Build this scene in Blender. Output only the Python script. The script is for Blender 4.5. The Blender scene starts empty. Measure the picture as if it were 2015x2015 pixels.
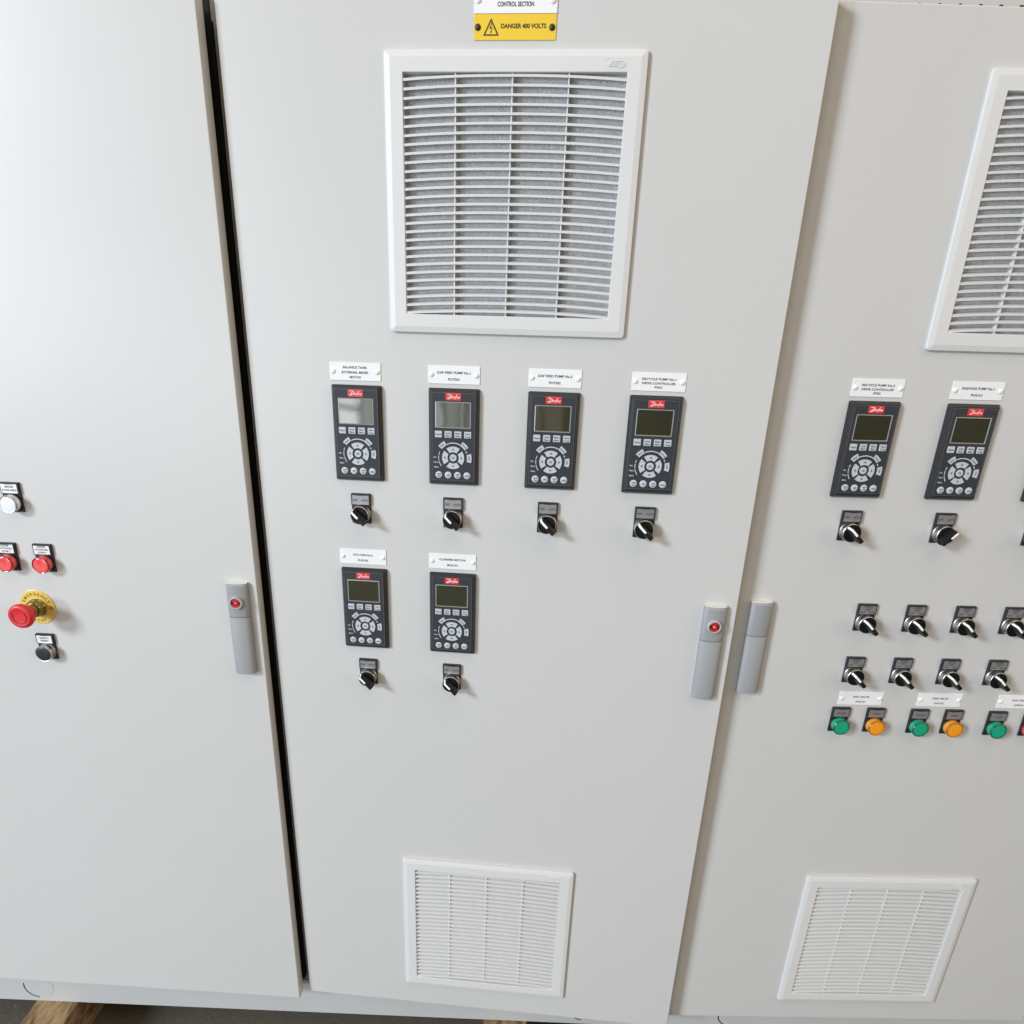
import bpy, bmesh, math, random
from mathutils import Vector, Matrix
random.seed(7)
C = bpy.context.scene
col = C.collection
MM = 0.001

# ------------------------------------------------------------------ camera
CAM = dict(f=1359.64, cx=-34.11, cy=180.35, pitch=21.5, roll=1.68, yaw=-0.84, pos=(383.36, -1055.03, 1314.15))
def make_camera():
    th, ro, ya = (math.radians(CAM[k]) for k in ('pitch', 'roll', 'yaw'))
    fwd = Vector((math.sin(ya)*math.cos(th), math.cos(ya)*math.cos(th), -math.sin(th)))
    right = Vector((math.cos(ya), -math.sin(ya), 0)); up = right.cross(fwd)
    r2 = math.cos(ro)*right + math.sin(ro)*up; u2 = -math.sin(ro)*right + math.cos(ro)*up
    cd = bpy.data.cameras.new('camera'); co = bpy.data.objects.new('camera', cd); col.objects.link(co)
    M = Matrix((r2, u2, -fwd)).transposed().to_4x4()
    M.translation = Vector(CAM['pos'])*MM
    co.matrix_world = M
    cd.sensor_width = 36; cd.sensor_fit = 'HORIZONTAL'; cd.lens = CAM['f']/2015*36
    cd.shift_x = -CAM['cx']/2015; cd.shift_y = CAM['cy']/2015
    cd.clip_start = 0.01; cd.clip_end = 200
    C.camera = co
make_camera()

# ------------------------------------------------------------------ world (dim hall around the camera)
W = bpy.data.worlds.new('World'); C.world = W; W.use_nodes = True
wn = W.node_tree; wn.nodes.clear()
tc = wn.nodes.new('ShaderNodeTexCoord'); sep = wn.nodes.new('ShaderNodeSeparateXYZ')
rmp = wn.nodes.new('ShaderNodeValToRGB'); mpr = wn.nodes.new('ShaderNodeMapRange')
nz = wn.nodes.new('ShaderNodeTexNoise'); nz.inputs['Scale'].default_value = 2.2; nz.inputs['Detail'].default_value = 3
mapn = wn.nodes.new('ShaderNodeMapping'); mapn.inputs['Scale'].default_value = (3, 3, 0.7)
mix = wn.nodes.new('ShaderNodeMixRGB'); mix.blend_type = 'MULTIPLY'; mix.inputs[0].default_value = 0.75
nr = wn.nodes.new('ShaderNodeValToRGB')
nr.color_ramp.elements[0].position = .35; nr.color_ramp.elements[0].color = (.25, .24, .22, 1)
nr.color_ramp.elements[1].position = .65; nr.color_ramp.elements[1].color = (1.4, 1.4, 1.4, 1)
bg = wn.nodes.new('ShaderNodeBackground'); out = wn.nodes.new('ShaderNodeOutputWorld')
rmp.color_ramp.elements[0].position = 0.0; rmp.color_ramp.elements[0].color = (.10, .09, .08, 1)
rmp.color_ramp.elements[1].position = 1.0; rmp.color_ramp.elements[1].color = (.62, .54, .43, 1)
e = rmp.color_ramp.elements.new(.45); e.color = (.20, .17, .14, 1)
e = rmp.color_ramp.elements.new(.58); e.color = (.42, .37, .30, 1)
mpr.inputs['From Min'].default_value = -1; mpr.inputs['From Max'].default_value = 1
L = wn.links.new
L(tc.outputs['Generated'], sep.inputs[0]); L(sep.outputs['Z'], mpr.inputs['Value']); L(mpr.outputs[0], rmp.inputs[0])
L(tc.outputs['Generated'], mapn.inputs[0]); L(mapn.outputs[0], nz.inputs['Vector']); L(nz.outputs['Fac'], nr.inputs[0])
L(rmp.outputs[0], mix.inputs[1]); L(nr.outputs[0], mix.inputs[2]); L(mix.outputs[0], bg.inputs[0]); L(bg.outputs[0], out.inputs[0])
bg.inputs[1].default_value = 0.45

# ------------------------------------------------------------------ lamps
def area(name, loc, target, sx, sy, radiance, color):
    ld = bpy.data.lights.new(name, 'AREA'); ld.shape = 'RECTANGLE'; ld.size = sx; ld.size_y = sy
    ld.energy = radiance*math.pi*sx*sy; ld.color = color
    o = bpy.data.objects.new(name, ld); col.objects.link(o)
    d = (Vector(target)-Vector(loc)); o.rotation_euler = d.to_track_quat('-Z', 'Y').to_euler(); o.location = loc
    return o
area('daylight_from_open_door', (-4.85, -4.9, 1.45), (-0.3, 0, 1.2), 0.95, 1.0, 44.0, (.76, .88, 1.0))
area('daylight_from_high_window', (-7.6, -6.3, 4.9), (0.4, 0, 0.8), 1.9, 2.2, 69.0, (.85, .925, 1.0))
# daylight from behind the camera, split into added lamp strips that streak the keypad screens
def strip(x0, x1, z0, z1, L, c): area('screen_reflection_strip', ((x0+x1)/2, -5.2, (z0+z1)/2), ((x0+x1)/2, 0, (z0+z1)/2), x1-x0, z1-z0, L, c)
COOL = (.90, .97, 1.0)
strip(-3.3, -1.68, .22, .62, 7.5, COOL); strip(-3.3, -1.68, .65, 1.5, 7.0, COOL)
strip(-1.65, -1.52, .22, 1.5, 2.6, (.90, .98, .95)); strip(-1.40, -1.12, .22, 1.5, 1.5, (.90, .98, .95))
strip(-1.00, -.92, .22, 1.5, 3.4, COOL); strip(-.89, -.77, .22, 1.5, 1.9, (.92, 1.0, .93)); strip(-.75, -.71, .22, 1.5, 2.8, COOL); strip(-.68, -.56, .22, 1.5, 1.4, (.92, 1.0, .93))
strip(-.10, -.06, .22, 1.5, .9, (1, .92, .8)); strip(-.02, .16, .22, 1.5, .55, (1, .82, .66))  # warm strips added for a brown reflection in the third keypad screen
area('roof_lights', (1.2, -2.0, 5.2), (0.6, -0.4, 0), 5.0, 3.0, 1.6, (1.0, .84, .66))
area('hall_lamps', (5.2, -2.6, 2.6), (0.2, 0, 1.0), 3.0, 3.0, 2.3, (1.0, .81, .60))

C.view_settings.view_transform = 'Standard'; C.view_settings.look = 'None'
C.view_settings.gamma = 1; C.view_settings.use_curve_mapping = False
C.view_settings.exposure = 0.03
C.render.engine = 'CYCLES'

# ------------------------------------------------------------------ materials
MATS = {}
def mat(name, colr, rough=.5, metal=0, spec=.5, noise=None, bump=None, coat=0, sss=0, trans=0, ior=1.5):
    m = bpy.data.materials.new(name); m.use_nodes = True; nt = m.node_tree
    b = nt.nodes['Principled BSDF']
    b.inputs['Base Color'].default_value = (*colr, 1); b.inputs['Roughness'].default_value = rough
    b.inputs['Metallic'].default_value = metal; b.inputs['IOR'].default_value = ior
    b.inputs['Specular IOR Level'].default_value = spec
    b.inputs['Coat Weight'].default_value = coat; b.inputs['Coat Roughness'].default_value = .05
    if trans: b.inputs['Transmission Weight'].default_value = trans
    if sss:
        b.inputs['Subsurface Weight'].default_value = sss; b.inputs['Subsurface Radius'].default_value = (.004, .003, .002)
    t = nt.nodes.new('ShaderNodeTexCoord')
    for spec_ in (noise or []):
        sc, amt, colb = spec_[:3]
        n = nt.nodes.new('ShaderNodeTexNoise'); n.inputs['Scale'].default_value = sc; n.inputs['Detail'].default_value = 4
        nt.links.new(t.outputs['Object'], n.inputs['Vector'])
        r = nt.nodes.new('ShaderNodeMapRange'); r.inputs['From Min'].default_value = spec_[3] if len(spec_) > 3 else .35; r.inputs['From Max'].default_value = spec_[4] if len(spec_) > 3 else .65
        r.inputs['To Max'].default_value = amt; nt.links.new(n.outputs['Fac'], r.inputs['Value'])
        x = nt.nodes.new('ShaderNodeMixRGB'); x.inputs[2].default_value = (*colb, 1)
        nt.links.new(r.outputs[0], x.inputs[0])
        src = b.inputs['Base Color'].links
        if src: nt.links.new(src[0].from_socket, x.inputs[1])
        else: x.inputs[1].default_value = (*colr, 1)
        nt.links.new(x.outputs[0], b.inputs['Base Color'])
    if bump:
        prev = None
        for sc, st, dist in bump:
            n = nt.nodes.new('ShaderNodeTexNoise'); n.inputs['Scale'].default_value = sc; n.inputs['Detail'].default_value = 2
            nt.links.new(t.outputs['Object'], n.inputs['Vector'])
            bp = nt.nodes.new('ShaderNodeBump'); bp.inputs['Strength'].default_value = st; bp.inputs['Distance'].default_value = dist
            nt.links.new(n.outputs['Fac'], bp.inputs['Height'])
            if prev: nt.links.new(prev.outputs[0], bp.inputs['Normal'])
            prev = bp
        nt.links.new(prev.outputs[0], b.inputs['Normal'])
    MATS[name] = m; return m
mat('powder_coat', (.61, .608, .604), .36, noise=[(1.3, .5, (.595, .594, .592)), (420, .16, (.53, .53, .53)), (38, .12, (.63, .625, .61)), (5, .10, (.55, .55, .545)), (310, .45, (.36, .35, .33), .73, .78)], bump=[(700, .05, .0004), (3.0, .3, .002)])
def roughness_noise(name, sc, lo, hi):
    nt = MATS[name].node_tree; b = nt.nodes['Principled BSDF']; t = nt.nodes.new('ShaderNodeTexCoord')
    n = nt.nodes.new('ShaderNodeTexNoise'); n.inputs['Scale'].default_value = sc; n.inputs['Detail'].default_value = 6; n.inputs['Distortion'].default_value = .8
    r = nt.nodes.new('ShaderNodeMapRange'); r.inputs['From Min'].default_value = .35; r.inputs['From Max'].default_value = .65
    r.inputs['To Min'].default_value = lo; r.inputs['To Max'].default_value = hi
    nt.links.new(t.outputs['Object'], n.inputs['Vector']); nt.links.new(n.outputs['Fac'], r.inputs['Value']); nt.links.new(r.outputs[0], b.inputs['Roughness'])
roughness_noise('powder_coat', 3, .35, .40)
mat('plinth_coat', (.54, .545, .55), .42, noise=[(420, .16, (.48, .48, .48)), (9, .25, (.50, .50, .50))], bump=[(700, .05, .0004), (3.0, .3, .002)])
mat('scuff', (.53, .525, .51), .6)
mat('frame_coat', (.52, .515, .50), .5, bump=[(700, .1, .0003)])
mat('vent_plastic', (.69, .69, .692), .45, noise=[(260, .12, (.62, .62, .62))], bump=[(500, .1, .0002)])
mat('filter_mat', (.80, .80, .82), 1.0, spec=.1, noise=[(130, .6, (.54, .54, .565)), (520, .6, (.66, .67, .70))], bump=[(350, .9, .002)])
mat('rubber_black', (.012, .012, .011), .75, spec=.3)
mat('plate_white', (.84, .845, .86), .6)
mat('rivet_white', (.86, .855, .84), .25)
mat('plate_yellow', (.83, .57, .045), .4)
mat('ink', (.07, .07, .085), .6)
mat('ink_black', (.03, .028, .02), .5)
mat('housing_black', (.020, .020, .022), .42, bump=[(900, .15, .0002)])
mat('face_slate', (.034, .038, .046), .55, spec=.35, bump=[(900, .15, .0002)])
mat('key_grey', (.52, .55, .60), .45)
mat('key_ink', (.10, .11, .13), .6)
mat('face_line', (.58, .61, .66), .5)
mat('faint_line', (.16, .17, .19), .5)
mat('logo_red', (.72, .035, .04), .4)
mat('logo_white', (.9, .9, .9), .5)
mat('lcd_glass', (.030, .028, .015), .05, spec=1.0, noise=[(9, .5, (.045, .05, .03))], bump=[(22, .10, .001)])
mat('lcd_rim', (.34, .34, .31), .25, metal=.2)
mat('holder_black', (.022, .022, .026), .38)
mat('legend_silver', (.36, .365, .385), .42, metal=.55, noise=[(60, .3, (.28, .285, .30))])
mat('legend_white', (.78, .80, .84), .4)
mat('chrome', (.62, .61, .59), .38, metal=1)
mat('knob_black', (.008, .008, .008), .42, spec=.35)
mat('mark_white', (.95, .95, .95), .5)
mat('lens_green', (.006, .36, .20), .25, coat=.4)
mat('lens_green_dark', (.003, .12, .075), .25, coat=.4)
mat('lens_amber', (.86, .34, .015), .25, coat=.4)
mat('lens_amber_dark', (.50, .13, .008), .25, coat=.4)
mat('lens_red', (.78, .045, .05), .18, coat=.8, noise=[(70, .7, (.92, .16, .16))])
mat('lens_red_dark', (.45, .006, .015), .18, coat=.8)
mat('lens_white', (.86, .87, .92), .2, coat=.5)
mat('mushroom_red', (.66, .02, .03), .38, noise=[(120, .3, (.72, .05, .05))], bump=[(400, .2, .0003)])
mat('plate_gold', (.82, .59, .13), .34, metal=.15)
mat('ink_brown', (.20, .14, .04), .5)
mat('mushroom_ink', (.35, .01, .015), .5)
mat('collar_gold', (.34, .29, .13), .15, metal=.75)
mat('handle_grey', (.31, .32, .335), .58, spec=.35, noise=[(300, .15, (.36, .37, .40))], bump=[(700, .12, .0003)])
mat('handle_cap_lit', (.72, .70, .64), .4)  # light on the handle's top end, put into a paler cream colour
mat('ring_grey', (.44, .45, .46), .4)
mat('lock_red', (.55, .02, .02), .35)
mat('lock_dark', (.10, .004, .004), .5)
mat('lock_pink', (.75, .16, .15), .35)

def wood():
    m = bpy.data.materials.new('rough_timber'); m.use_nodes = True; nt = m.node_tree; b = nt.nodes['Principled BSDF']
    t = nt.nodes.new('ShaderNodeTexCoord'); mp = nt.nodes.new('ShaderNodeMapping'); mp.inputs['Scale'].default_value = (16, 5, 16)
    n = nt.nodes.new('ShaderNodeTexNoise'); n.inputs['Scale'].default_value = 3; n.inputs['Detail'].default_value = 8; n.inputs['Distortion'].default_value = 1.2
    r = nt.nodes.new('ShaderNodeValToRGB')
    r.color_ramp.elements[0].position = .3; r.color_ramp.elements[0].color = (.10, .055, .022, 1)
    r.color_ramp.elements[1].position = .68; r.color_ramp.elements[1].color = (.40, .29, .155, 1)
    e = r.color_ramp.elements.new(.48); e.color = (.29, .195, .10, 1)
    nt.links.new(t.outputs['Object'], mp.inputs[0]); nt.links.new(mp.outputs[0], n.inputs['Vector']); nt.links.new(n.outputs['Fac'], r.inputs[0])
    nt.links.new(r.outputs[0], b.inputs['Base Color']); b.inputs['Roughness'].default_value = .8
    bp = nt.nodes.new('ShaderNodeBump'); bp.inputs['Strength'].default_value = .8; bp.inputs['Distance'].default_value = .003
    nt.links.new(n.outputs['Fac'], bp.inputs['Height']); nt.links.new(bp.outputs[0], b.inputs['Normal'])
    MATS['rough_timber'] = m
wood()
mat('concrete', (.085, .075, .062), .85, noise=[(7, .8, (.05, .046, .040)), (60, .5, (.13, .115, .09)), (500, .5, (.17, .16, .13)), (90, .9, (.24, .22, .17), .68, .72), (3, .6, (.11, .10, .07))], bump=[(120, .5, .002)])

# ------------------------------------------------------------------ mesh helpers (millimetres; local x right, z up, o = out of the door = -y)
def SM(me, s):
    return s.sm if len(s.sm) == len(me.polygons) else [False]*len(me.polygons)
class MB:
    def __init__(s): s.v = []; s.f = []; s.sm = []
    def vert(s, x, o, z): s.v.append((x*MM, -o*MM, z*MM)); return len(s.v)-1
    def face(s, idx, smooth=False): s.f.append(tuple(idx)); s.sm.append(smooth)
    def box(s, x0, x1, o0, o1, z0, z1):
        i = [s.vert(x, o, z) for x in (x0, x1) for o in (o0, o1) for z in (z0, z1)]
        for q in ((0,1,3,2),(4,6,7,5),(0,4,5,1),(2,3,7,6),(0,2,6,4),(1,5,7,3)): s.face([i[k] for k in q])
    def rings(s, rings, smooth=False, cap0=True, cap1=True):
        R = [[s.vert(*p) for p in r] for r in rings]; n = len(R[0])
        for a, b in zip(R, R[1:]):
            for k in range(n): s.face((a[k], a[(k+1) % n], b[(k+1) % n], b[k]), smooth)
        if cap0: s.face(R[0][::-1])
        if cap1: s.face(R[-1])
        return R
    def rrect(s, x0, x1, z0, z1, o, r, seg=4):
        r = max(r, .01); p = []
        for cx, cz, a0 in ((x1-r, z1-r, 0), (x0+r, z1-r, 90), (x0+r, z0+r, 180), (x1-r, z0+r, 270)):
            for k in range(seg+1):
                a = math.radians(a0+90*k/seg); p.append((cx+r*math.cos(a), o, cz+r*math.sin(a)))
        return p
    def slab(s, x0, x1, z0, z1, prof, r=1.5, seg=4, smooth=False, cap0=True, cap1=True):
        # prof: list of (inset, o)
        s.rings([s.rrect(x0+i, x1-i, z0+i, z1-i, o, max(r-i*.4, .05), seg) for i, o in prof], smooth, cap0, cap1)
    def lathe(s, cx, cz, prof, n=40, smooth=True, cap0=True, cap1=True):
        s.rings([[(cx+r*math.cos(2*math.pi*k/n), o, cz+r*math.sin(2*math.pi*k/n)) for k in range(n)] for r, o in prof], smooth, cap0, cap1)
    def poly(s, pts, o0, o1):
        a = [s.vert(x, o0, z) for x, z in pts]; b = [s.vert(x, o1, z) for x, z in pts]; n = len(pts)
        for k in range(n): s.face((a[k], a[(k+1) % n], b[(k+1) % n], b[k]))
        s.face(a[::-1]); s.face(b)
    def arc(s, cx, cz, r0, r1, a0, a1, o0, o1, n=10):
        pts = [(cx+r1*math.cos(math.radians(a0+(a1-a0)*k/n)), cz+r1*math.sin(math.radians(a0+(a1-a0)*k/n))) for k in range(n+1)]
        pts += [(cx+r0*math.cos(math.radians(a1+(a0-a1)*k/n)), cz+r0*math.sin(math.radians(a1+(a0-a1)*k/n))) for k in range(n+1)]
        a = [s.vert(x, o0, z) for x, z in pts]; b = [s.vert(x, o1, z) for x, z in pts]; N = len(pts)
        for k in range(N): s.face((a[k], a[(k+1) % N], b[(k+1) % N], b[k]))
        for k in range(n):
            s.face((b[k], b[k+1], b[N-2-k], b[N-1-k])); s.face((a[k], a[N-1-k], a[N-2-k], a[k+1]))
    def stroke(s, pts, w, o):
        # flat ribbon through points
        for (xa, za), (xb, zb) in zip(pts, pts[1:]):
            dx, dz = xb-xa, zb-za; l = math.hypot(dx, dz) or 1; nx, nz_ = -dz/l*w/2, dx/l*w/2; ex, ez = dx/l*w/3, dz/l*w/3
            i = [s.vert(xa-ex+nx, o, za-ez+nz_), s.vert(xb+ex+nx, o, zb+ez+nz_), s.vert(xb+ex-nx, o, zb+ez-nz_), s.vert(xa-ex-nx, o, za-ez-nz_)]
            s.face(i)
    def mesh(s, name, m):
        me = bpy.data.meshes.new(name); me.from_pydata(s.v, [], s.f); me.polygons.foreach_set('use_smooth', s.sm)
        bm = bmesh.new(); bm.from_mesh(me); bmesh.ops.recalc_face_normals(bm, faces=bm.faces); bm.to_mesh(me); bm.free()
        me.set_sharp_from_angle(angle=math.radians(38)); me.polygons.foreach_set('use_smooth', SM(me, s)); me.materials.append(MATS[m]); return me
CACHE = {}
def cached(key, name, m, build):
    if key not in CACHE:
        mb = MB(); build(mb); CACHE[key] = mb.mesh(name, m)
    return CACHE[key]
def part(name, me, parent, label=None):
    o = bpy.data.objects.new(name, me); col.objects.link(o); o.parent = parent
    if label: o['label'] = label
    return o
def _caph():
    cu = bpy.data.curves.new('t', 'FONT'); cu.body = 'H'; cu.size = 1; ob = bpy.data.objects.new('t', cu); me = bpy.data.meshes.new_from_object(ob)
    h = max(v.co.y for v in me.vertices); bpy.data.objects.remove(ob); bpy.data.curves.remove(cu); bpy.data.meshes.remove(me); return h
CAPH = _caph()
def text_mesh(lines, m, key=None, shear=0):
    """lines: (text, x_centre, z_centre, width or None, cap_height, rotation_deg, o)"""
    verts, faces = [], []
    for txt, xc, zc, wid, cap, rot, o in lines:
        cu = bpy.data.curves.new('t', 'FONT'); cu.body = txt; cu.size = 1; cu.offset = .03; cu.resolution_u = 3; cu.shear = shear
        ob = bpy.data.objects.new('t', cu); me = bpy.data.meshes.new_from_object(ob)
        vs = [v.co.copy() for v in me.vertices]
        if vs:
            x0 = min(v.x for v in vs); x1 = max(v.x for v in vs); base = len(verts)
            sz = cap/CAPH; sx = sz if wid is None else wid/(x1-x0)
            ca, sa = math.cos(math.radians(rot)), math.sin(math.radians(rot))
            for v in vs:
                X = (v.x-(x0+x1)/2)*sx; Z = (v.y-CAPH/2)*sz
                verts.append(((xc+X*ca-Z*sa)*MM, -o*MM, (zc+X*sa+Z*ca)*MM))
            faces += [tuple(base+i for i in p.vertices) for p in me.polygons]
        bpy.data.objects.remove(ob); bpy.data.curves.remove(cu); bpy.data.meshes.remove(me)
    me = bpy.data.meshes.new('lettering'); me.from_pydata(verts, [], faces); me.materials.append(MATS[m]); return me
def ctext(key, lines, m):
    if key not in CACHE: CACHE[key] = text_mesh(lines, m)
    return CACHE[key]

# door frames: origin (x, y) of the left bottom corner at the front face, rotation about z
DW, DH, DT = 747.2, 1690.6, 22
DOORS = {1: ((-763.5, 1.3), -1.48), 2: ((0, 0), -3.77), 3: ((752.4, -21.8), 1.73)}
def place(o, d, x, z):
    (hx, hy), a = DOORS[d]; a = math.radians(a)
    o.location = ((hx+x*math.cos(a))*MM, (hy+x*math.sin(a))*MM, z*MM); o.rotation_euler = (0, 0, a)
def thing(name, d, x, z, label, cat, group=None):
    o = bpy.data.objects.new(name, None); col.objects.link(o); place(o, d, x, z); o.empty_display_size = .02
    o['label'] = label; o['category'] = cat
    if group: o['group'] = group
    return o

# ------------------------------------------------------------------ cabinets
VENT = 322.9
def panel(mb, W_, H_, T, holes, r=1.6):
    """folded sheet door with rectangular cut-outs"""
    xs = sorted({r, W_-r, *[h[0] for h in holes], *[h[1] for h in holes]}); zs = sorted({r, H_-r, *[h[2] for h in holes], *[h[3] for h in holes]})
    idx = {}
    def V(x, z):
        if (x, z) not in idx: idx[(x, z)] = mb.vert(x, 0, z)
        return idx[(x, z)]
    for xa, xb in zip(xs, xs[1:]):
        for za, zb in zip(zs, zs[1:]):
            if any(h[0] <= xa and xb <= h[1] and h[2] <= za and zb <= h[3] for h in holes): continue
            mb.face((V(xa, za), V(xb, za), V(xb, zb), V(xa, zb)))
    for h in holes:
        a = [(h[0], h[2]), (h[1], h[2]), (h[1], h[3]), (h[0], h[3])]
        f = [mb.vert(x, 0, z) for x, z in a]; b = [mb.vert(x, -T, z) for x, z in a]
        for k in range(4): mb.face((f[k], f[(k+1) % 4], b[(k+1) % 4], b[k]))
    # rounded fold and return flange
    prof = [(r*(1-math.sin(t)), -r*(1-math.cos(t))) for t in [math.pi/2*k/5 for k in range(6)]]+[(0, -T), (14, -T)]
    R = []
    for i, o in prof:
        R.append([mb.vert(i, o, i), mb.vert(W_-i, o, i), mb.vert(W_-i, o, H_-i), mb.vert(i, o, H_-i)])
    for n_, (a, b) in enumerate(zip(R, R[1:])):
        for k in range(4): mb.face((a[k], a[(k+1) % 4], b[(k+1) % 4], b[k]), n_ < 5)
def cabinet(d, x0, x1, holes, hx, lock, label, xtr):
    o = bpy.data.objects.new('electrical_cabinet', None); col.objects.link(o)
    o.location = ((x0+x1)/2*MM, .2, 0); o['label'] = label; o['category'] = 'cabinet'; o['group'] = 'grey cabinets standing side by side'
    bpy.context.view_layer.update()
    def wpart(name, mb, m, parent=o):
        # mesh in world coordinates -> relative to cabinet empty
        me = mb.mesh(name, m)
        me.transform(Matrix.Translation(-Vector(o.location)))
        return part(name, me, parent)
    b = MB()
    b.box(x0, x1, -60, -430, 0.0, 1745)
    # door rebate: front frame flanges
    b.box(x0, x0+26, -30, -60, 0, 1745); b.box(x1-26, x1, -30, -60, 0, 1745); b.box(x0+26, x1-26, -30, -60, 0, 20); b.box(x0+26, x1-26, -30, -60, 1660, 1745)
    wpart('body', b, 'frame_coat')
    g = MB(); 
    g.box(x0+3, x0+14, -22.5, -29.5, 14, 1672); g.box(x1-14, x1-3, -22.5, -29.5, 14, 1672)
    g.box(x0+14, x1-14, -22.5, -29.5, 14, 24); g.box(x0+14, x1-14, -22.5, -29.5, 1662, 1672)
    if d < 3: g.box(x1-15, x1-5.5, -24.5, -34, 8, 1700)
    wpart('gasket', g, 'rubber_black')
    r = MB(); r.box(x0+14, x1-20, -22, -29.5, 1683, 1716); wpart('top_rail', r, 'frame_coat')
    s = MB(); k = x0+20
    while k < x1-12:
        s.lathe(k, 1702, [(3.4, -22), (3.4, -21.4), (2.1, -21.4), (2.1, -22.0)], 14, False); k += 25
    wpart('rail_punching', s, 'rubber_black')
    # door
    dm = MB(); panel(dm, DW, DH, DT, holes)
    do = part('door', dm.mesh('door', 'powder_coat'), o)
    (ox, oy), a = DOORS[d]; M = Matrix.Translation(Vector((ox*MM, oy*MM, 0))-Vector(o.location)) @ Matrix.Rotation(math.radians(a), 4, 'Z')
    do.matrix_local = M
    marks = {1: [], 2: [([(24.8, 1150.7), (32.7, 1158.6), (38, 1166)], .55), ([(46.0, 1176.3), (54, 1186), (61.5, 1193.8)], .4)],
             3: [([(75.7+7*math.cos(math.radians(q)), 854.5+7*math.sin(math.radians(q))) for q in range(25, 160, 12)], .5)]}[d]
    for pts, w in marks:
        sc = MB(); x0_, z0_ = pts[0]
        up_, lo_ = [], []
        for n_, (px, pz) in enumerate(pts):
            a_, b_ = pts[max(n_-1, 0)], pts[min(n_+1, len(pts)-1)]; l_ = math.hypot(b_[0]-a_[0], b_[1]-a_[1]); nx, nz_ = -(b_[1]-a_[1])/l_*w/2, (b_[0]-a_[0])/l_*w/2
            up_.append(sc.vert(px+nx, .05, pz+nz_)); lo_.append(sc.vert(px-nx, .05, pz-nz_))
        for n_ in range(len(pts)-1): sc.face((up_[n_], up_[n_+1], lo_[n_+1], lo_[n_]))
        part('scuff_mark', sc.mesh('scuff_mark', 'scuff'), do)
    def shell(mb, z0, z1, cap_top, cap_bot):
        n = 12; rows = []
        zz = [z0, z0+2.5, z1-3, z1] if cap_top else [z0, z0+.8, z1-.8, z1]
        for j, z_ in enumerate(zz):
            ring = []
            low = (j == 0 and cap_bot) or (j == 3 and cap_top)
            for q in range(n+1):
                u = q/n; hgt = 9.5+4.2*(1-(2*u-1)**2) ; hgt -= 3.0 if low else (0.5 if j in (0, 3) else 0)
                if q in (0, n): hgt -= 2.0
                ring.append((34*u, hgt, z_))
            ring += [(34, 0, z_), (0, 0, z_)]
            rows.append(ring)
        mb.rings(rows, True)
    def up(mb): shell(mb, 103.6, 160, True, False)
    def lo(mb): shell(mb, 0, 102.6, False, True)
    hm = cached('h_up', 'door_handle', 'handle_grey', up)
    ho = part('door_handle', hm, o); ho.matrix_local = M @ Matrix.Translation(Vector((hx, 0, 767))*MM)
    part('grip', cached('h_lo', 'grip', 'handle_grey', lo), ho)
    part('lit_end_cap', cached('h_cap', 'lit_end_cap', 'handle_cap_lit', lambda mb: mb.rings([[(34*q/10, 0.5+(9.5+4.0*(1-(2*q/10-1)**2)-2.8)*j, 160+.25+.6*k) for q in range(11)]+[(34, 0, 160+.25+.6*k), (0, 0, 160+.25+.6*k)] for k, j in ((0, 1), (1, .92))], False)), ho)  # thin slice on the handle top, painted cream as if lit from above
    if lock:
        def ring(mb): mb.lathe(17, 129.5, [(10.8, 10), (10.8, 15.6), (10.0, 17.2), (8.6, 17.4), (8.0, 16.2), (8.0, 13)], 36, True, False, False)
        part('lock_ring', cached('lk_r', 'lock_ring', 'ring_grey', ring), ho)
        part('lock_well', cached('lk_w', 'lock_well', 'lock_dark', lambda mb: mb.lathe(17, 129.5, [(8.0, 12), (8.0, 14.9)], 30, False)), ho)
        def bar(mb):
            mb.arc(17, 129.5, 4.2, 7.7, 25, 155, 14, 16.4); mb.arc(17, 129.5, 4.2, 7.7, 205, 335, 14, 16.4)
        part('lock_barrel', cached('lk_b', 'lock_barrel', 'lock_red', bar), ho)
        part('lock_pin', cached('lk_p', 'lock_pin', 'lock_pink', lambda mb: mb.lathe(17, 129.5, [(2.6, 14), (2.6, 16.2), (1.8, 16.8)], 18)), ho)
    return o
def hole(x, ztop): return (x+10, x+VENT-10, ztop-VENT+10, ztop-10)
cabinet(1, -765.5, -11.0, [], 699.5, True, 'grey cabinet with the emergency stop button, its black gasket gap on the right', None)
cabinet(2, -10.5, 749.0, [hole(212.2, 1633.0), hole(209.2, 380.2)], 696.5, True, 'middle grey cabinet carrying six black keypads and the yellow danger plate', None)
cabinet(3, 749.5, 1503.0, [hole(202.8, 1629.0), hole(217, 376.2)], 22.5, False, 'right grey cabinet with the green and amber pilot lights, its handle without a lock', None)

# plinth, floor, bearers
p = MB(); p.box(-900, 1700, -26, -430, -97, -.6)
for cxk in (-611, 588, 911):
    pass
po = bpy.data.objects.new('plinth', p.mesh('plinth', 'plinth_coat')); col.objects.link(po)
po['label'] = 'long grey steel plinth running under all the cabinets, with round knockouts'; po['category'] = 'plinth'
for cxk in (-611, 588, 911):
    k = MB(); k.lathe(cxk, -53, [(32.5, -26), (32.2, -25.6), (31.4, -25.5)], 60, True, False, True)
    part('knockout', k.mesh('knockout', 'plinth_coat'), po)
    g = MB(); g.arc(cxk, -53, 31.0, 33.2, 165, 262, -26, -25.1, 20); part('knockout_slit', g.mesh('knockout_slit', 'rubber_black'), po)
fl = MB(); fl.box(-12000, 14000, 9000, -6000, -260, -195)
fo = bpy.data.objects.new('floor', fl.mesh('floor', 'concrete')); col.objects.link(fo); fo['kind'] = 'structure'; fo['label'] = 'dark stained concrete floor'
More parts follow.
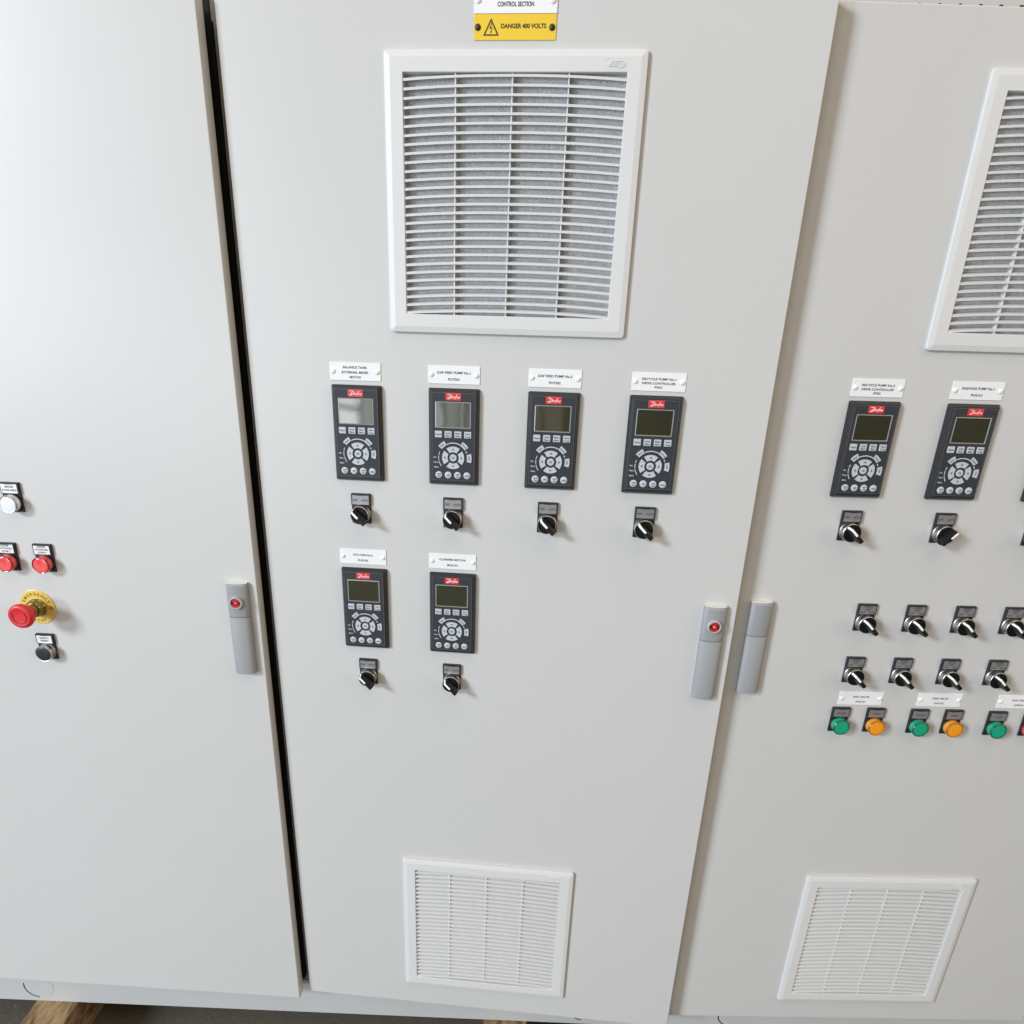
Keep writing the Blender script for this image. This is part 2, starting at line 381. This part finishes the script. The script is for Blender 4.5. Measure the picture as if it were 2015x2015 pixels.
def bearer(x0, x1, y0, label):
    b = MB(); rng = random.Random(x0); n = 24; rows = []
    for j in range(n+1):
        o = y0-(y0+500)*j/n; q = lambda: rng.uniform(-1.2, 1.2)
        rows.append([(x0+q(), o, -194.5), (x1+q(), o, -194.5), (x1+q(), o, -101), (x1-3+q(), o, -97.5), (x0+3+q(), o, -97.5), (x0+q(), o, -101)])
    b.rings(rows)
    o = bpy.data.objects.new('timber_bearer', b.mesh('timber_bearer', 'rough_timber')); col.objects.link(o)
    o['label'] = label; o['category'] = 'timber'; o['group'] = 'timber bearers under the cabinets'
bearer(-626, -531, 150, 'rough pale timber bearer sticking out from under the plinth at the left')
bearer(371, 466, 32, 'brown timber bearer barely showing under the plinth below the middle cabinet')

# ------------------------------------------------------------------ ventilation grilles
def vent(d, x, ztop, label):
    t = thing('ventilation_grille', d, x, ztop, label, 'vent', 'white louvred ventilation grilles'); S = VENT; IN = 22.9
    def frame(mb):
        prof = [(0, .3), (0, 4.7), (.5, 5.2), (7.2, 6.7), (7.6, 6.8), (IN, 6.8)]
        R = [mb.rrect(i, S-i, -S+i, -i, o, max(4-i, .3) if k < 5 else .3, 3) for k, (i, o) in enumerate(prof)]
        R.append(mb.rrect(IN+.6, S-IN-.6, -S+IN+.6, -IN-.6, 6.2, .3, 3)); R.append(mb.rrect(IN+.6, S-IN-.6, -S+IN+.6, -IN-.6, -11, .3, 3))
        mb.rings(R, False, False, False)
        # back rim closing the cut-out behind
    part('frame', cached('v_frame', 'frame', 'vent_plastic', frame), t)
    def lou(mb):
        n = 28; x0, x1 = IN+.7, S-IN-.7; pitch = (S-2*IN)/n; seg = 24
        for k in range(1, n+1):
            zb = -IN-k*pitch+.3; rows = []
            for j in range(seg+1):
                u = j/seg; sag = 4.6*(1-abs(2*u-1)**2.3); X = x0+(x1-x0)*u; z = zb+sag*(1 if k > 0 else 0)
                rows.append([(X, 5.6, z), (X, 5.8, z+2.7), (X, 5.2, z+3.0), (X, -6.4, z+5.9), (X, -6.4, z+4.8)])
            mb.rings(rows, False)
    part('louvres', cached('v_louvres', 'louvres', 'vent_plastic', lou), t)
    for fr in (.24, .495, .745):
        xr = IN+fr*(S-2*IN)
        part('rib', cached('v_rib%g' % fr, 'rib', 'vent_plastic', lambda mb: mb.box(xr-.8, xr+.8, -6, 4.2, -S+IN, -IN)), t)
    part('filter_mat', cached('v_mat', 'filter_mat', 'filter_mat', lambda mb: mb.box(11, S-11, -15, -8.2, -S+11, -11)), t)
    def emb(mb):
        x0, x1, z0, z1 = 271, 300, -20.5, -9.5
        outer = mb.rrect(x0, x1, z0, z1, 7.0, 3.5, 6); inner = mb.rrect(x0+.5, x1-.5, z0+.5, z1-.5, 7.0, 3.1, 6)
        a = [mb.vert(*p_) for p_ in outer]; b = [mb.vert(*p_) for p_ in inner]; n = len(a)
        lo_ = [mb.vert(p_[0], 6.7, p_[2]) for p_ in outer]; li = [mb.vert(p_[0], 6.7, p_[2]) for p_ in inner]
        for k in range(n):
            k2 = (k+1) % n; mb.face((a[k], a[k2], b[k2], b[k])); mb.face((lo_[k], lo_[k2], a[k2], a[k])); mb.face((li[k], li[k2], b[k2], b[k]))
        N = 28; E = []
        for rx, rz, o in ((5.3, 3.7, 6.7), (5.3, 3.7, 7.5), (4.5, 2.9, 7.5), (4.5, 2.9, 6.7)):
            E.append([(291+rx*math.cos(2*math.pi*k/N), o, -15.6+rz*math.sin(2*math.pi*k/N)) for k in range(N)])
        mb.rings(E, True, False, False)
        for k, (xa, xb) in enumerate(((279.5, 287), (278.4, 286.2), (277, 285.8), (275.6, 286))): mb.box(xa, xb, 6.7, 7.5, -12.7-k*1.7, -11.9-k*1.7)
        for k in range(4): mb.poly([(287.9+k*1.7, -17), (288.5+k*1.7, -17), (289.3+k*1.7, -14.2), (288.7+k*1.7, -14.2)], 6.7, 7.2)
    part('maker_emblem', cached('v_emb', 'maker_emblem', 'vent_plastic', emb), t)
vent(2, 212.2, 1633.0, 'large louvred vent grille above the row of keypads on the middle cabinet')
vent(2, 209.2, 380.2, 'white louvred vent grille low on the middle cabinet, near the floor')
vent(3, 202.8, 1629.0, 'louvred vent grille high on the right cabinet, cut off by the picture edge')
vent(3, 219.5, 376.2, 'white louvred vent grille low on the right cabinet, below the pilot lights')

# ------------------------------------------------------------------ name plates
def rivets(t, pts, r, m='rivet_white', o=1.0):
    for k, (x, z) in enumerate(pts):
        part('rivet', cached('riv%g_%g_%g_%s' % (x, z, r, m), 'rivet', m, lambda mb: mb.lathe(x, z, [(r, o), (r*.97, o+.5), (r*.8, o+1.3), (r*.5, o+1.8), (r*.15, o+2.0)], 24)), t)
def nameplate(d, x, ztop, lines, label, w=74.8, h=24.7):
    t = thing('name_plate', d, x, ztop, label, 'label plate', 'white engraved name plates')
    part('plate', cached('np', 'plate', 'plate_white', lambda mb: mb.slab(0, w, -h, 0, [(0, .1), (0, .9), (.25, 1.1)], .6, 2)), t)
    rivets(t, [(5.0, -h/2), (w-5.0, -h/2)], 3.7, o=1.1)
    part('lettering', text_mesh([(s, w/2, z, wd, cp, 0, 1.25) for s, z, wd, cp in lines], 'ink'), t)
two = lambda a, wa, b, wb: [(a, -9.3, wa, 3.1), (b, -18.4, wb, 3.1)]
thr = lambda a, wa, b, wb, c, wc: [(a, -8.6, wa, 2.9), (b, -14.3, wb, 2.9), (c, -19.6, wc, 2.9)]
XP = {1: 120.2, 2: 263.9, 3: 407.8, 4: 552.4, 5: 119.7, 6: 263.2}
nameplate(2, XP[1], 1267, [('BALANCE TANK', -6.6, 35.5, 3.1), ('EXTERNAL MIXER', -13.4, 39.5, 3.1), ('MX7101', -20.0, 16.5, 3.1)], 'white plate reading BALANCE TANK EXTERNAL MIXER MX7101')
nameplate(2, XP[2], 1267, two('DAF FEED PUMP No.1', 48, 'PU7201', 16.5), 'white plate reading DAF FEED PUMP No.1 PU7201')
nameplate(2, XP[3], 1267, two('DAF FEED PUMP No.2', 48, 'PU7202', 16.5), 'white plate reading DAF FEED PUMP No.2 PU7202')
nameplate(2, XP[4], 1267, thr('RECYCLE PUMP No.1', 47, 'DRIVE CONTROLLER', 46.5, 'P501', 10.5), 'white plate reading RECYCLE PUMP No.1 DRIVE CONTROLLER P501')
nameplate(2, XP[5], 987.5, two('OCU FAN No.2', 32, 'FU9102', 16.5), 'white plate reading OCU FAN No.2 FU9102')
nameplate(2, XP[6], 987.5, two('CLARIFIER MOTOR', 42, 'MU6101', 16.5), 'white plate reading CLARIFIER MOTOR MU6101')
nameplate(3, 112.7, 1266.5, thr('RECYCLE PUMP No.2', 47, 'DRIVE CONTROLLER', 46.5, 'P502', 10.5), 'white plate reading RECYCLE PUMP No.2 DRIVE CONTROLLER P502')
nameplate(3, 255.6, 1266.5, two('RAS/WAS PUMP No.1', 46, 'PU6101', 16.5), 'white plate reading RAS/WAS PUMP No.1 PU6101')
nameplate(3, 199.4, 768.6, two('RAS VALVE', 27, 'AV6101', 16.5), 'white plate reading RAS VALVE AV6101')
nameplate(3, 333.2, 768.6, two('WAS VALVE', 27, 'AV6102', 16.5), 'white plate reading WAS VALVE AV6102')
nameplate(3, 469.5, 768.2, two('OCU VALVE', 27, 'AV9101', 16.5), 'white plate reading OCU VALVE, cut off by the right edge of the picture')

t = thing('danger_plate', 2, 323.4, 1668.7, 'yellow plate with a lightning triangle reading DANGER 400 VOLTS', 'warning sign')
part('plate', cached('dp', 'plate', 'plate_yellow', lambda mb: mb.slab(0, 99.6, -25.6, 0, [(0, .1), (0, .9), (.25, 1.1)], .5, 2)), t)
rivets(t, [(4.8, -12.9), (94.6, -13.2)], 3.7, 'housing_black', 1.1)
part('lettering', text_mesh([('DANGER 400 VOLTS', 60.2, -11.8, 54.5, 4.3, 0, 1.3)], 'ink_black'), t)
def tri(mb):
    A = [(20.8, -4.0), (11.4, -21.3), (30.6, -21.3)]; cxx, czz = 20.9, -15.5
    B = [(20.8, -7.2), (13.9, -19.9), (28.0, -19.9)]
    a = [mb.vert(x, 1.25, z) for x, z in A]; b = [mb.vert(x, 1.25, z) for x, z in B]
    for k in range(3): mb.face((a[k], a[(k+1) % 3], b[(k+1) % 3], b[k]))
    mb.stroke([(21.4, -9.2), (19.4, -14.2)], .9, 1.3); mb.stroke([(19.4, -14.2), (22.4, -13.2)], .8, 1.3); mb.stroke([(22.4, -13.2), (20.9, -18.2)], .7, 1.3)
    mb.face([mb.vert(*q) for q in ((20.0, 1.3, -17.0), (21.8, 1.3, -17.2), (20.8, 1.3, -19.3))])
tm = MB(); tri(tm); part('warning_symbol', tm.mesh('warning_symbol', 'ink_black'), t)
t = thing('section_plate', 2, 323.4, 1718.0, 'white section plate above the yellow danger plate, reading CONTROL SECTION', 'label plate')
part('plate', cached('sp', 'plate', 'plate_white', lambda mb: mb.slab(0, 99.9, -49.0, 0, [(0, .1), (0, 1.2), (.25, 1.5)], .5, 2)), t)
rivets(t, [(5.0, -36.0), (94.6, -36.6)], 3.8, o=1.5)
part('lettering', text_mesh([('STARTER/VSD', 50.0, -32.4, 33, 4.3, 0, 1.7), ('CONTROL SECTION', 50.0, -40.0, 43.8, 4.3, 0, 1.7)], 'ink'), t)

# ------------------------------------------------------------------ keypads
def keypad(d, x, ztop, label):
    KW, KH = 74.0, 138.6; F = 9.0; CX, CZ = 37.2, -97.5
    t = thing('drive_keypad', d, x, ztop, label, 'keypad', 'black drive keypads')
    part('housing', cached('k_h', 'housing', 'housing_black', lambda mb: mb.slab(0, KW, -KH, 0, [(0, .1), (0, 2.6), (.5, 3.6), (3.6, 8.6), (4.4, 9.0)], 2.4, 4)), t)
    part('face', cached('k_f', 'face', 'face_slate', lambda mb: mb.slab(5.0, 69.4, -131.6, -5.1, [(0, F-.4), (0, F+.25), (.15, F+.35)], 1.4, 3)), t)
    def border(mb):
        for a in ((5.6, 68.8, -5.9, -5.6), (5.6, 68.8, -131.1, -130.8), (5.6, 5.9, -130.8, -5.9), (68.5, 68.8, -130.8, -5.9)): mb.box(a[0], a[1], F+.3, F+.45, a[2], a[3])
    part('face_border', cached('k_b', 'face_border', 'faint_line', border), t)
    lg = part('maker_badge', cached('k_l', 'maker_badge', 'logo_red', lambda mb: mb.slab(25.7, 48.0, -15.9, -5.9, [(0, F), (0, F+.75), (.2, F+.85)], .6, 2)), t)
    def script(mb):
        o = F+1.0
        mb.stroke([(28.9, -8.3), (29.6, -7.7), (31.5, -7.6), (34.0, -8.3), (35.1, -9.6), (34.3, -11.5), (31.6, -13.4), (29.0, -14.0), (28.4, -13.2), (29.6, -12.4), (31.3, -12.6)], .75, o)
        mb.stroke([(33.0, -8.2), (30.9, -13.2)], .8, o)
        mb.stroke([(36.6, -10.9), (35.2, -11.0), (34.7, -12.3), (35.8, -12.3), (36.8, -10.9), (36.3, -12.6)], .55, o)
        mb.stroke([(37.2, -12.6), (37.8, -10.9), (38.9, -11.0), (38.5, -12.5)], .55, o)
        mb.stroke([(42.9, -7.6), (42.0, -7.8), (40.6, -11.0), (39.3, -14.2)], .6, o); mb.stroke([(39.4, -10.5), (42.4, -10.3)], .5, o)
        mb.stroke([(42.6, -10.9), (41.5, -11.2), (41.2, -12.3), (42.2, -12.5), (42.9, -11.4), (42.6, -10.9)], .5, o)
        mb.stroke([(43.3, -12.6), (44.4, -10.6), (44.5, -12.2), (43.6, -12.6)], .55, o); mb.stroke([(44.9, -12.6), (46.0, -10.5), (46.2, -12.2), (45.2, -12.6)], .55, o)
    part('lettering', cached('k_s', 'lettering', 'logo_white', script), lg)
    sc = part('screen_rim', cached('k_r', 'screen_rim', 'lcd_rim', lambda mb: mb.rings([mb.rrect(10.7, 62.8, -55.0, -17.9, F+.3, 1, 3), mb.rrect(10.7, 62.8, -55.0, -17.9, F+.75, 1, 3), mb.rrect(12.0, 61.4, -53.8, -19.0, F+.95, .6, 3), mb.rrect(12.3, 61.0, -53.4, -19.3, F+.5, .5, 3)], False, False, False)), t)
    part('screen', cached('k_sc', 'screen', 'lcd_glass', lambda mb: mb.slab(11.9, 61.5, -53.9, -18.9, [(0, F+.3), (0, F+.62)], .5, 2)), t)
    for k, (a, b) in enumerate((('Status', None), ('Quick', 'Menu'), ('Main', 'Menu'), ('Alarm', 'Log'))):
        xk = 10.2+14.35*k
        ko = part('key', cached('k_q%d' % k, 'key', 'key_grey', lambda mb: mb.slab(xk, xk+10.3, -68.6, -59.2, [(0, F+.3), (0, F+1.2), (.4, F+1.5)], .7, 2)), t)
        ln = [(a, xk+5.15, -64.0, 8.4, 2.3, 0, F+1.62)] if b is None else [(a, xk+5.15, -62.2, 7.4, 2.2, 0, F+1.62), (b, xk+5.15, -66.0, 7.0, 2.2, 0, F+1.62)]
        part('lettering', ctext('k_qt%d' % k, ln, 'key_ink'), ko)
    ok = part('ok_key', cached('k_ok', 'ok_key', 'key_grey', lambda mb: mb.lathe(CX, CZ, [(5.2, F+.3), (5.2, F+1.2), (4.8, F+1.5)], 28)), t)
    part('lettering', ctext('k_okt', [('OK', CX, CZ, 5.2, 2.8, 0, F+1.62)], 'key_ink'), ok)
    for k, a in enumerate((90, 0, 270, 180)):
        am = part('arrow_key', cached('k_a%d' % k, 'arrow_key', 'key_grey', lambda mb: mb.arc(CX, CZ, 8.4, 16.4, a-37, a+37, F+.3, F+1.5, 12)), t)
        ca, sa = math.cos(math.radians(a)), math.sin(math.radians(a))
        def ar(mb):
            pts = [(14.0, 0), (11.2, 2.2), (11.2, -2.2)]
            mb.face([mb.vert(CX+u*ca-v*sa, F+1.62, CZ+u*sa+v*ca) for u, v in pts])
        part('arrow_mark', cached('k_am%d' % k, 'arrow_mark', 'key_ink', ar), am)
    for k, (a, s, w_, rot) in enumerate(((131, 'Back', 6.6, 41), (47, 'Cancel', 8.4, -43), (0, 'Info', 5.6, -90))):
        ha = 12.5 if k < 2 else 13.8
        ko = part('key', cached('k_w%d' % k, 'key', 'key_grey', lambda mb: mb.arc(CX, CZ, 20.6, 27.4, a-ha, a+ha, F+.3, F+1.5, 8)), t)
        ca, sa = math.cos(math.radians(a)), math.sin(math.radians(a))
        part('lettering', ctext('k_wt%d' % k, [(s, CX+24*ca, CZ+24*sa, w_, 2.3, rot, F+1.62)], 'key_ink'), ko)
    for k, (s1, s2) in enumerate((('Hand', 'On'), ('Off', None), ('Auto', 'On'), ('Reset', None))):
        xr = 15.8+14.05*k
        ko = part('round_key', cached('k_c%d' % k, 'round_key', 'key_grey', lambda mb: mb.lathe(xr, -123.2, [(5.1, F+.3), (5.1, F+1.1), (4.5, F+1.6), (2.5, F+1.8)], 28)), t)
        ln = [(s1, xr, -123.2, 6.2 if s1 == 'Reset' else 4.2, 2.1, 0, F+1.95)] if s2 is None else [(s1, xr, -121.6, 6.0, 2.0, 0, F+1.95), (s2, xr, -124.9, 3.4, 2.0, 0, F+1.95)]
        part('lettering', ctext('k_ct%d' % k, ln, 'key_ink'), ko)
    def arcs(mb):
        o0, o1 = F+.3, F+.6
        mb.arc(CX, CZ, 20.8, 22.1, 61, 117, o0, o1, 14); mb.arc(CX, CZ, 20.8, 22.0, 20, 29, o0, o1, 3)
        for a0, a1 in ((158, 170), (173, 190), (193, 216)): mb.arc(CX, CZ, 21.2, 22.2, a0, a1, o0, o1, 5)
    part('ring_lines', cached('k_ar', 'ring_lines', 'face_line', arcs), t)
    part('lettering', ctext('k_led', [('On', 10.0, -97.4, 4.2, 2.0, 0, F+.5), ('Warn.', 11.4, -104.6, 7.0, 2.0, 0, F+.5), ('Alarm', 11.8, -111.8, 7.0, 2.0, 0, F+.5)], 'face_line'), t)
    return t
for k, (x, w_) in enumerate(((121.9, 'under the BALANCE TANK plate, its screen reflecting pale daylight'), (264.9, 'under the DAF FEED PUMP No.1 plate'), (408.4, 'under the DAF FEED PUMP No.2 plate'), (551.9, 'under the RECYCLE PUMP No.1 plate'))):
    keypad(2, x, 1236.4, 'black keypad '+w_)
keypad(2, 121.3, 956.6, 'black keypad under the OCU FAN plate')
keypad(2, 264.2, 956.6, 'black keypad under the CLARIFIER MOTOR plate')
keypad(3, 113.0, 1236.3, 'black keypad under the RECYCLE PUMP No.2 plate')
keypad(3, 255.8, 1236.3, 'black keypad under the RAS/WAS PUMP plate')
keypad(3, 402.0, 1236.3, 'black keypad cut off by the right edge, only its corner showing')

# ------------------------------------------------------------------ 22 mm operators: legend holder + head
def holder(t, lines, white=False):
    part('holder', cached('o_h', 'holder', 'holder_black', lambda mb: (
        mb.slab(0, 30, 0, 30.5, [(0, .1), (0, 1.4), (.5, 2.2)], 1.0, 2),
        mb.slab(-.2, 30.2, 28.4, 47.2, [(0, .1), (0, 3.4), (.9, 5.0)], 1.2, 3))), t)
    lg = part('legend', cached('o_l%d' % white, 'legend', 'legend_white' if white else 'legend_silver', lambda mb: mb.slab(2.2, 27.8, 30.6, 44.6, [(0, 4.6), (0, 5.2)], .3, 2)), t)
    part('legend_tab', cached('o_t', 'legend_tab', 'holder_black', lambda mb: mb.box(9, 21, 4.6, 5.5, 44.3, 45.3)), t)
    if lines: part('lettering', text_mesh([(s, x, z, w_, c_, 0, 5.35) for s, x, z, w_, c_ in lines], 'ink'), lg)
OFFAUTO = [('OFF', 6.4, 37.2, 7.6, 2.9), ('AUTO', 21.8, 37.2, 10.8, 2.9)]
def handauto(n): return [(n, 15, 42.0, 12, 2.4), ('OFF', 15, 38.0, 7, 2.4), ('HAND', 7.6, 33.4, 9.4, 2.4), ('AUTO', 22.2, 33.4, 9.4, 2.4)]
def selector(d, x, z, label, lines, ang=135, group='black selector switches'):
    t = thing('selector_switch', d, x, z, label, 'switch', group)
    holder(t, lines)
    part('bezel', cached('o_bz', 'bezel', 'chrome', lambda mb: mb.lathe(15, 15, [(14.5, 2), (14.3, 3.0), (13.7, 3.6), (13.9, 12.8), (14.3, 13.4), (14.3, 14.3), (13.8, 14.8), (13.2, 14.6)], 48)), t)
    kb = part('knob', cached('o_kn', 'knob', 'knob_black', lambda mb: mb.lathe(15, 15, [(13.2, 13.5), (13.2, 15.0), (12.6, 15.6), (11.6, 15.2), (11.2, 14.9)], 48)), t)
    ca, sa = math.cos(math.radians(ang)), math.sin(math.radians(ang))
    P = lambda u, v, o: (15+u*ca-v*sa, o, 15+u*sa+v*ca)
    def blade(mb):
        rows = []
        # cross sections along the pointer: u, half-width at base, half-width at ridge, ridge height
        for u, wb, wt, h in ((13.2, 3.2, 2.2, 16.2), (12.8, 3.6, 2.3, 18.5), (11.6, 4.2, 2.3, 27.0), (10.6, 4.6, 2.3, 28.6), (3, 5.6, 2.4, 29.2), (-6, 5.6, 2.6, 29.2), (-13.6, 4.4, 3.0, 29.6), (-15.2, 4.0, 2.9, 28.4), (-14.0, 3.8, 2.8, 20), (-12.6, 3.4, 2.6, 15.2)):
            rows.append([P(u, -wb, 14.9), P(u, -wb*.8-wt*.2, 15+(h-15)*.35), P(u, -wt, h-.5 if h > 17 else h), P(u, -wt*.6, h), P(u, wt*.6, h), P(u, wt, h-.5 if h > 17 else h), P(u, wb*.8+wt*.2, 15+(h-15)*.35), P(u, wb, 14.9)])
        mb.rings(rows, False)
    bl = part('pointer', cached('o_bl%g' % ang, 'pointer', 'knob_black', blade), t)
    def mark(mb):
        e = .12; pts = [(13.35, 16.6), (12.95, 18.6), (11.75, 27.1), (10.7, 28.75), (3, 29.35), (0, 29.35)]
        rows = []
        for u, h in pts:
            rows.append((P(u+e, -1.6, h+e), P(u+e, 1.6, h+e)))
        iv = [(mb.vert(*a), mb.vert(*b)) for a, b in rows]
        for (a, b), (c, d_) in zip(iv, iv[1:]): mb.face((a, b, d_, c))
        f = [mb.vert(*P(0+e+1.6*math.cos(q), 1.6*math.sin(q), 29.35+e)) for q in [math.pi/2+math.pi*k/6 for k in range(7)]]
        mb.face(f)
    part('pointer_line', cached('o_mk%g' % ang, 'pointer_line', 'mark_white', mark), bl)
    return t
for x, w_ in ((143.2, 'BALANCE TANK'), (286.2, 'DAF FEED PUMP No.1'), (430.4, 'DAF FEED PUMP No.2'), (575.2, 'RECYCLE PUMP No.1')):
    selector(2, x, 1030.2, 'black OFF AUTO selector under the '+w_+' keypad', OFFAUTO, 135, 'off auto selector switches')
selector(2, 143.2, 748.8, 'black OFF AUTO selector under the OCU FAN keypad', OFFAUTO, 135, 'off auto selector switches')
selector(2, 285.6, 748.8, 'black OFF AUTO selector under the CLARIFIER MOTOR keypad', OFFAUTO, 135, 'off auto selector switches')
selector(3, 137.5, 1030.1, 'black OFF AUTO selector under the RECYCLE PUMP No.2 keypad', OFFAUTO, 135, 'off auto selector switches')
selector(3, 280.6, 1030.0, 'black OFF AUTO selector turned to AUTO under the RAS/WAS PUMP keypad', OFFAUTO, 45, 'off auto selector switches')
selector(3, 423.6, 1029.0, 'black selector at the right edge under the cut off keypad, barely showing', OFFAUTO, 135, 'off auto selector switches')
ORD = ('first', 'second', 'third', 'fourth')
ABOVE = ('above the RAS VALVE plate', 'between the RAS VALVE and WAS VALVE plates', 'above the WAS VALVE plate', 'left of the OCU VALVE plate')
for k, (x, n) in enumerate(zip((195.0, 274.4, 353.6, 432.6), ('PU8201', 'PU8202', 'PU8301', 'PU8302'))):
    selector(3, x, 880.2, 'black HAND OFF AUTO selector, %s from left in the upper of the two rows' % ORD[k], handauto(n), 135, 'hand off auto selector switches')
for k, (x, n) in enumerate(zip((196.8, 275.6, 354.6, 433.6), ('PU3401', 'PU3402', 'PU3501', 'PU3502'))):
    selector(3, x, 786.6, 'black HAND OFF AUTO selector, %s from left in the lower of the two rows' % ORD[k], handauto(n), 135, 'hand off auto selector switches')

def pilot(d, x, z, label, colr, lines, white=False, chrome=False):
    t = thing('pilot_light', d, x, z, label, 'pilot light', 'round pilot lights')
    holder(t, lines, white)
    rim = 'chrome' if chrome else 'lens_%s_dark' % colr
    part('collar', cached('p_col', 'collar', 'holder_black', lambda mb: mb.lathe(15, 15, [(14.6, 2), (14.6, 4.4), (13.6, 5.0)], 44)), t)
    ln = part('lens', cached('p_ln'+colr, 'lens', 'lens_'+colr, lambda mb: mb.lathe(15, 15, [(13.4, 4.6), (13.4, 13.0), (13.9, 13.3)], 48, True, True, False)), t)
    part('lens_rim', cached('p_rm'+rim, 'lens_rim', rim, lambda mb: mb.lathe(15, 15, [(13.5, 12.9), (14.0, 13.6), (14.0, 15.4), (13.2, 16.2), (12.2, 16.0), (11.9, 15.3)], 48, True, False, False)), ln)
    part('lens_cap', cached('p_cp'+colr, 'lens_cap', 'lens_'+colr, lambda mb: mb.lathe(15, 15, [(12.1, 14.6), (12.0, 15.2), (11.0, 15.5), (8, 15.6)], 44)), ln)
CL = [('CLOSE', 15, 37.2, 14, 2.9)]; OP = [('OPEN', 15, 37.2, 11.5, 2.9)]
pilot(3, 192.8, 692.3, 'green pilot light marked CLOSE under the RAS VALVE plate', 'green', CL)
pilot(3, 252.4, 692.3, 'amber pilot light marked OPEN under the RAS VALVE plate', 'amber', OP)
pilot(3, 327.4, 691.8, 'green pilot light marked CLOSE under the WAS VALVE plate', 'green', CL)
pilot(3, 385.9, 691.8, 'amber pilot light marked OPEN under the WAS VALVE plate', 'amber', OP)
pilot(3, 461.4, 690.8, 'green pilot light marked CLOSE under the OCU VALVE plate', 'green', CL)
pilot(3, 522.6, 690.6, 'red pilot light at the right edge of the picture, mostly cut off', 'red', OP)
pilot(1, 359.4, 1029.5, 'white pilot light marked MAINS AVAILABLE at the left edge', 'white', [('MAINS', 16, 40.6, 13.5, 2.8), ('AVAILABLE', 15, 35.4, 24, 2.8)], True, True)
ES = lambda n: [('E.STOP', 15, 42.6, 13.5, 2.5), ('ACTIVATED', 15, 38.2, 21.5, 2.5), (n, 15, 33.6, 14, 2.5)]
pilot(1, 330.4, 931.3, 'red pilot light marked ZONE 1, cut off by the left edge', 'red', ES('ZONE 1'), True)
pilot(1, 390.0, 931.4, 'whole red pilot light marked E.STOP ACTIVATED ZONE 2', 'red', ES('ZONE 2'), True)

t = thing('push_button', 1, 360.0, 773.1, 'black chrome rimmed push button marked SAFETY RESET below the emergency stop', 'push button')
holder(t, [('SAFETY', 15.5, 40.2, 16, 2.9), ('RESET', 15.5, 35.2, 13.5, 2.9)], True)
part('bezel', cached('b_bz', 'bezel', 'chrome', lambda mb: mb.lathe(15, 15, [(14.4, 2), (14.4, 3), (13.2, 4.2), (13.5, 9), (14.3, 13.0), (14.3, 14.2), (13.7, 14.9), (12.9, 14.6)], 48)), t)
part('button', cached('b_bt', 'button', 'holder_black', lambda mb: mb.lathe(15, 15, [(12.8, 13), (12.8, 14.4), (12.2, 14.9), (9, 15.3), (4, 15.5)], 44)), t)

t = thing('emergency_stop', 1, 373.5, 867.8, 'red mushroom emergency stop button on a round yellow plate', 'emergency stop')
yp = part('plate', cached('e_p', 'plate', 'plate_gold', lambda mb: mb.lathe(0, 0, [(30, .1), (30, 1.2), (29.5, 1.5)], 72)), t)
tl = []
for k, ch in enumerate('EMERGENCY'):
    a = 153-k*15.8; tl.append((ch, 23.3*math.cos(math.radians(a)), 23.3*math.sin(math.radians(a)), None, 4.8, a-90, 1.7))
for k, ch in enumerate('STOP'):
    a = 249+k*14.5; tl.append((ch, 24.0*math.cos(math.radians(a)), 24.0*math.sin(math.radians(a)), None, 4.2, a+90, 1.7))
part('lettering', text_mesh(tl, 'ink_brown'), yp)
sm = MB(); sm.arc(24.2, 0, 2.6, 3.4, 0, 360, 1.5, 1.7, 24)
for a in (40, 100, 160): 
    ca, sa = 2.6*math.cos(math.radians(a)), 2.6*math.sin(math.radians(a)); sm.stroke([(24.2-ca, -sa), (24.2+ca, sa)], .6, 1.72)
part('plate_symbol', sm.mesh('plate_symbol', 'ink_brown'), yp)
cm = MB(); n = 72
def crown(r, o): return [((r+(.55 if (k//2) % 2 else -.35))*math.cos(2*math.pi*k/n), o, (r+(.55 if (k//2) % 2 else -.35))*math.sin(2*math.pi*k/n)) for k in range(n)]
cm.lathe(0, 0, [(15.4, 1.5), (15.4, 3.5), (14.6, 4.4)], 60)
cm.rings([crown(14.0, 4), crown(13.6, 12), crown(12.4, 14)], False)
part('collar', cm.mesh('collar', 'collar_gold'), t)
part('stem', cached('e_s', 'stem', 'collar_gold', lambda mb: mb.lathe(0, 0, [(10.5, 12), (10.2, 24), (10.6, 28)], 40)), t)
hd = part('mushroom_head', cached('e_m', 'mushroom_head', 'mushroom_red', lambda mb: mb.lathe(0, 0, [(11.5, 21.5), (13.5, 24.0), (14.5, 27.5), (16.5, 31.5), (19.2, 35.0), (20.3, 38.0), (20.4, 41.0), (19.6, 43.5), (17.8, 45.1), (15.0, 45.7), (13.8, 45.3), (6, 45.0)], 56)), t)
am = MB(); am.arc(0, 0, 10.6, 12.2, 165, 405, 45.0, 45.9, 36)
am.face([am.vert(x, 45.95, z) for x, z in ((-14.6, 3.2), (-8.4, 1.8), (-12.4, 7.6))])
part('arrow_mark', am.mesh('arrow_mark', 'mushroom_ink'), hd)
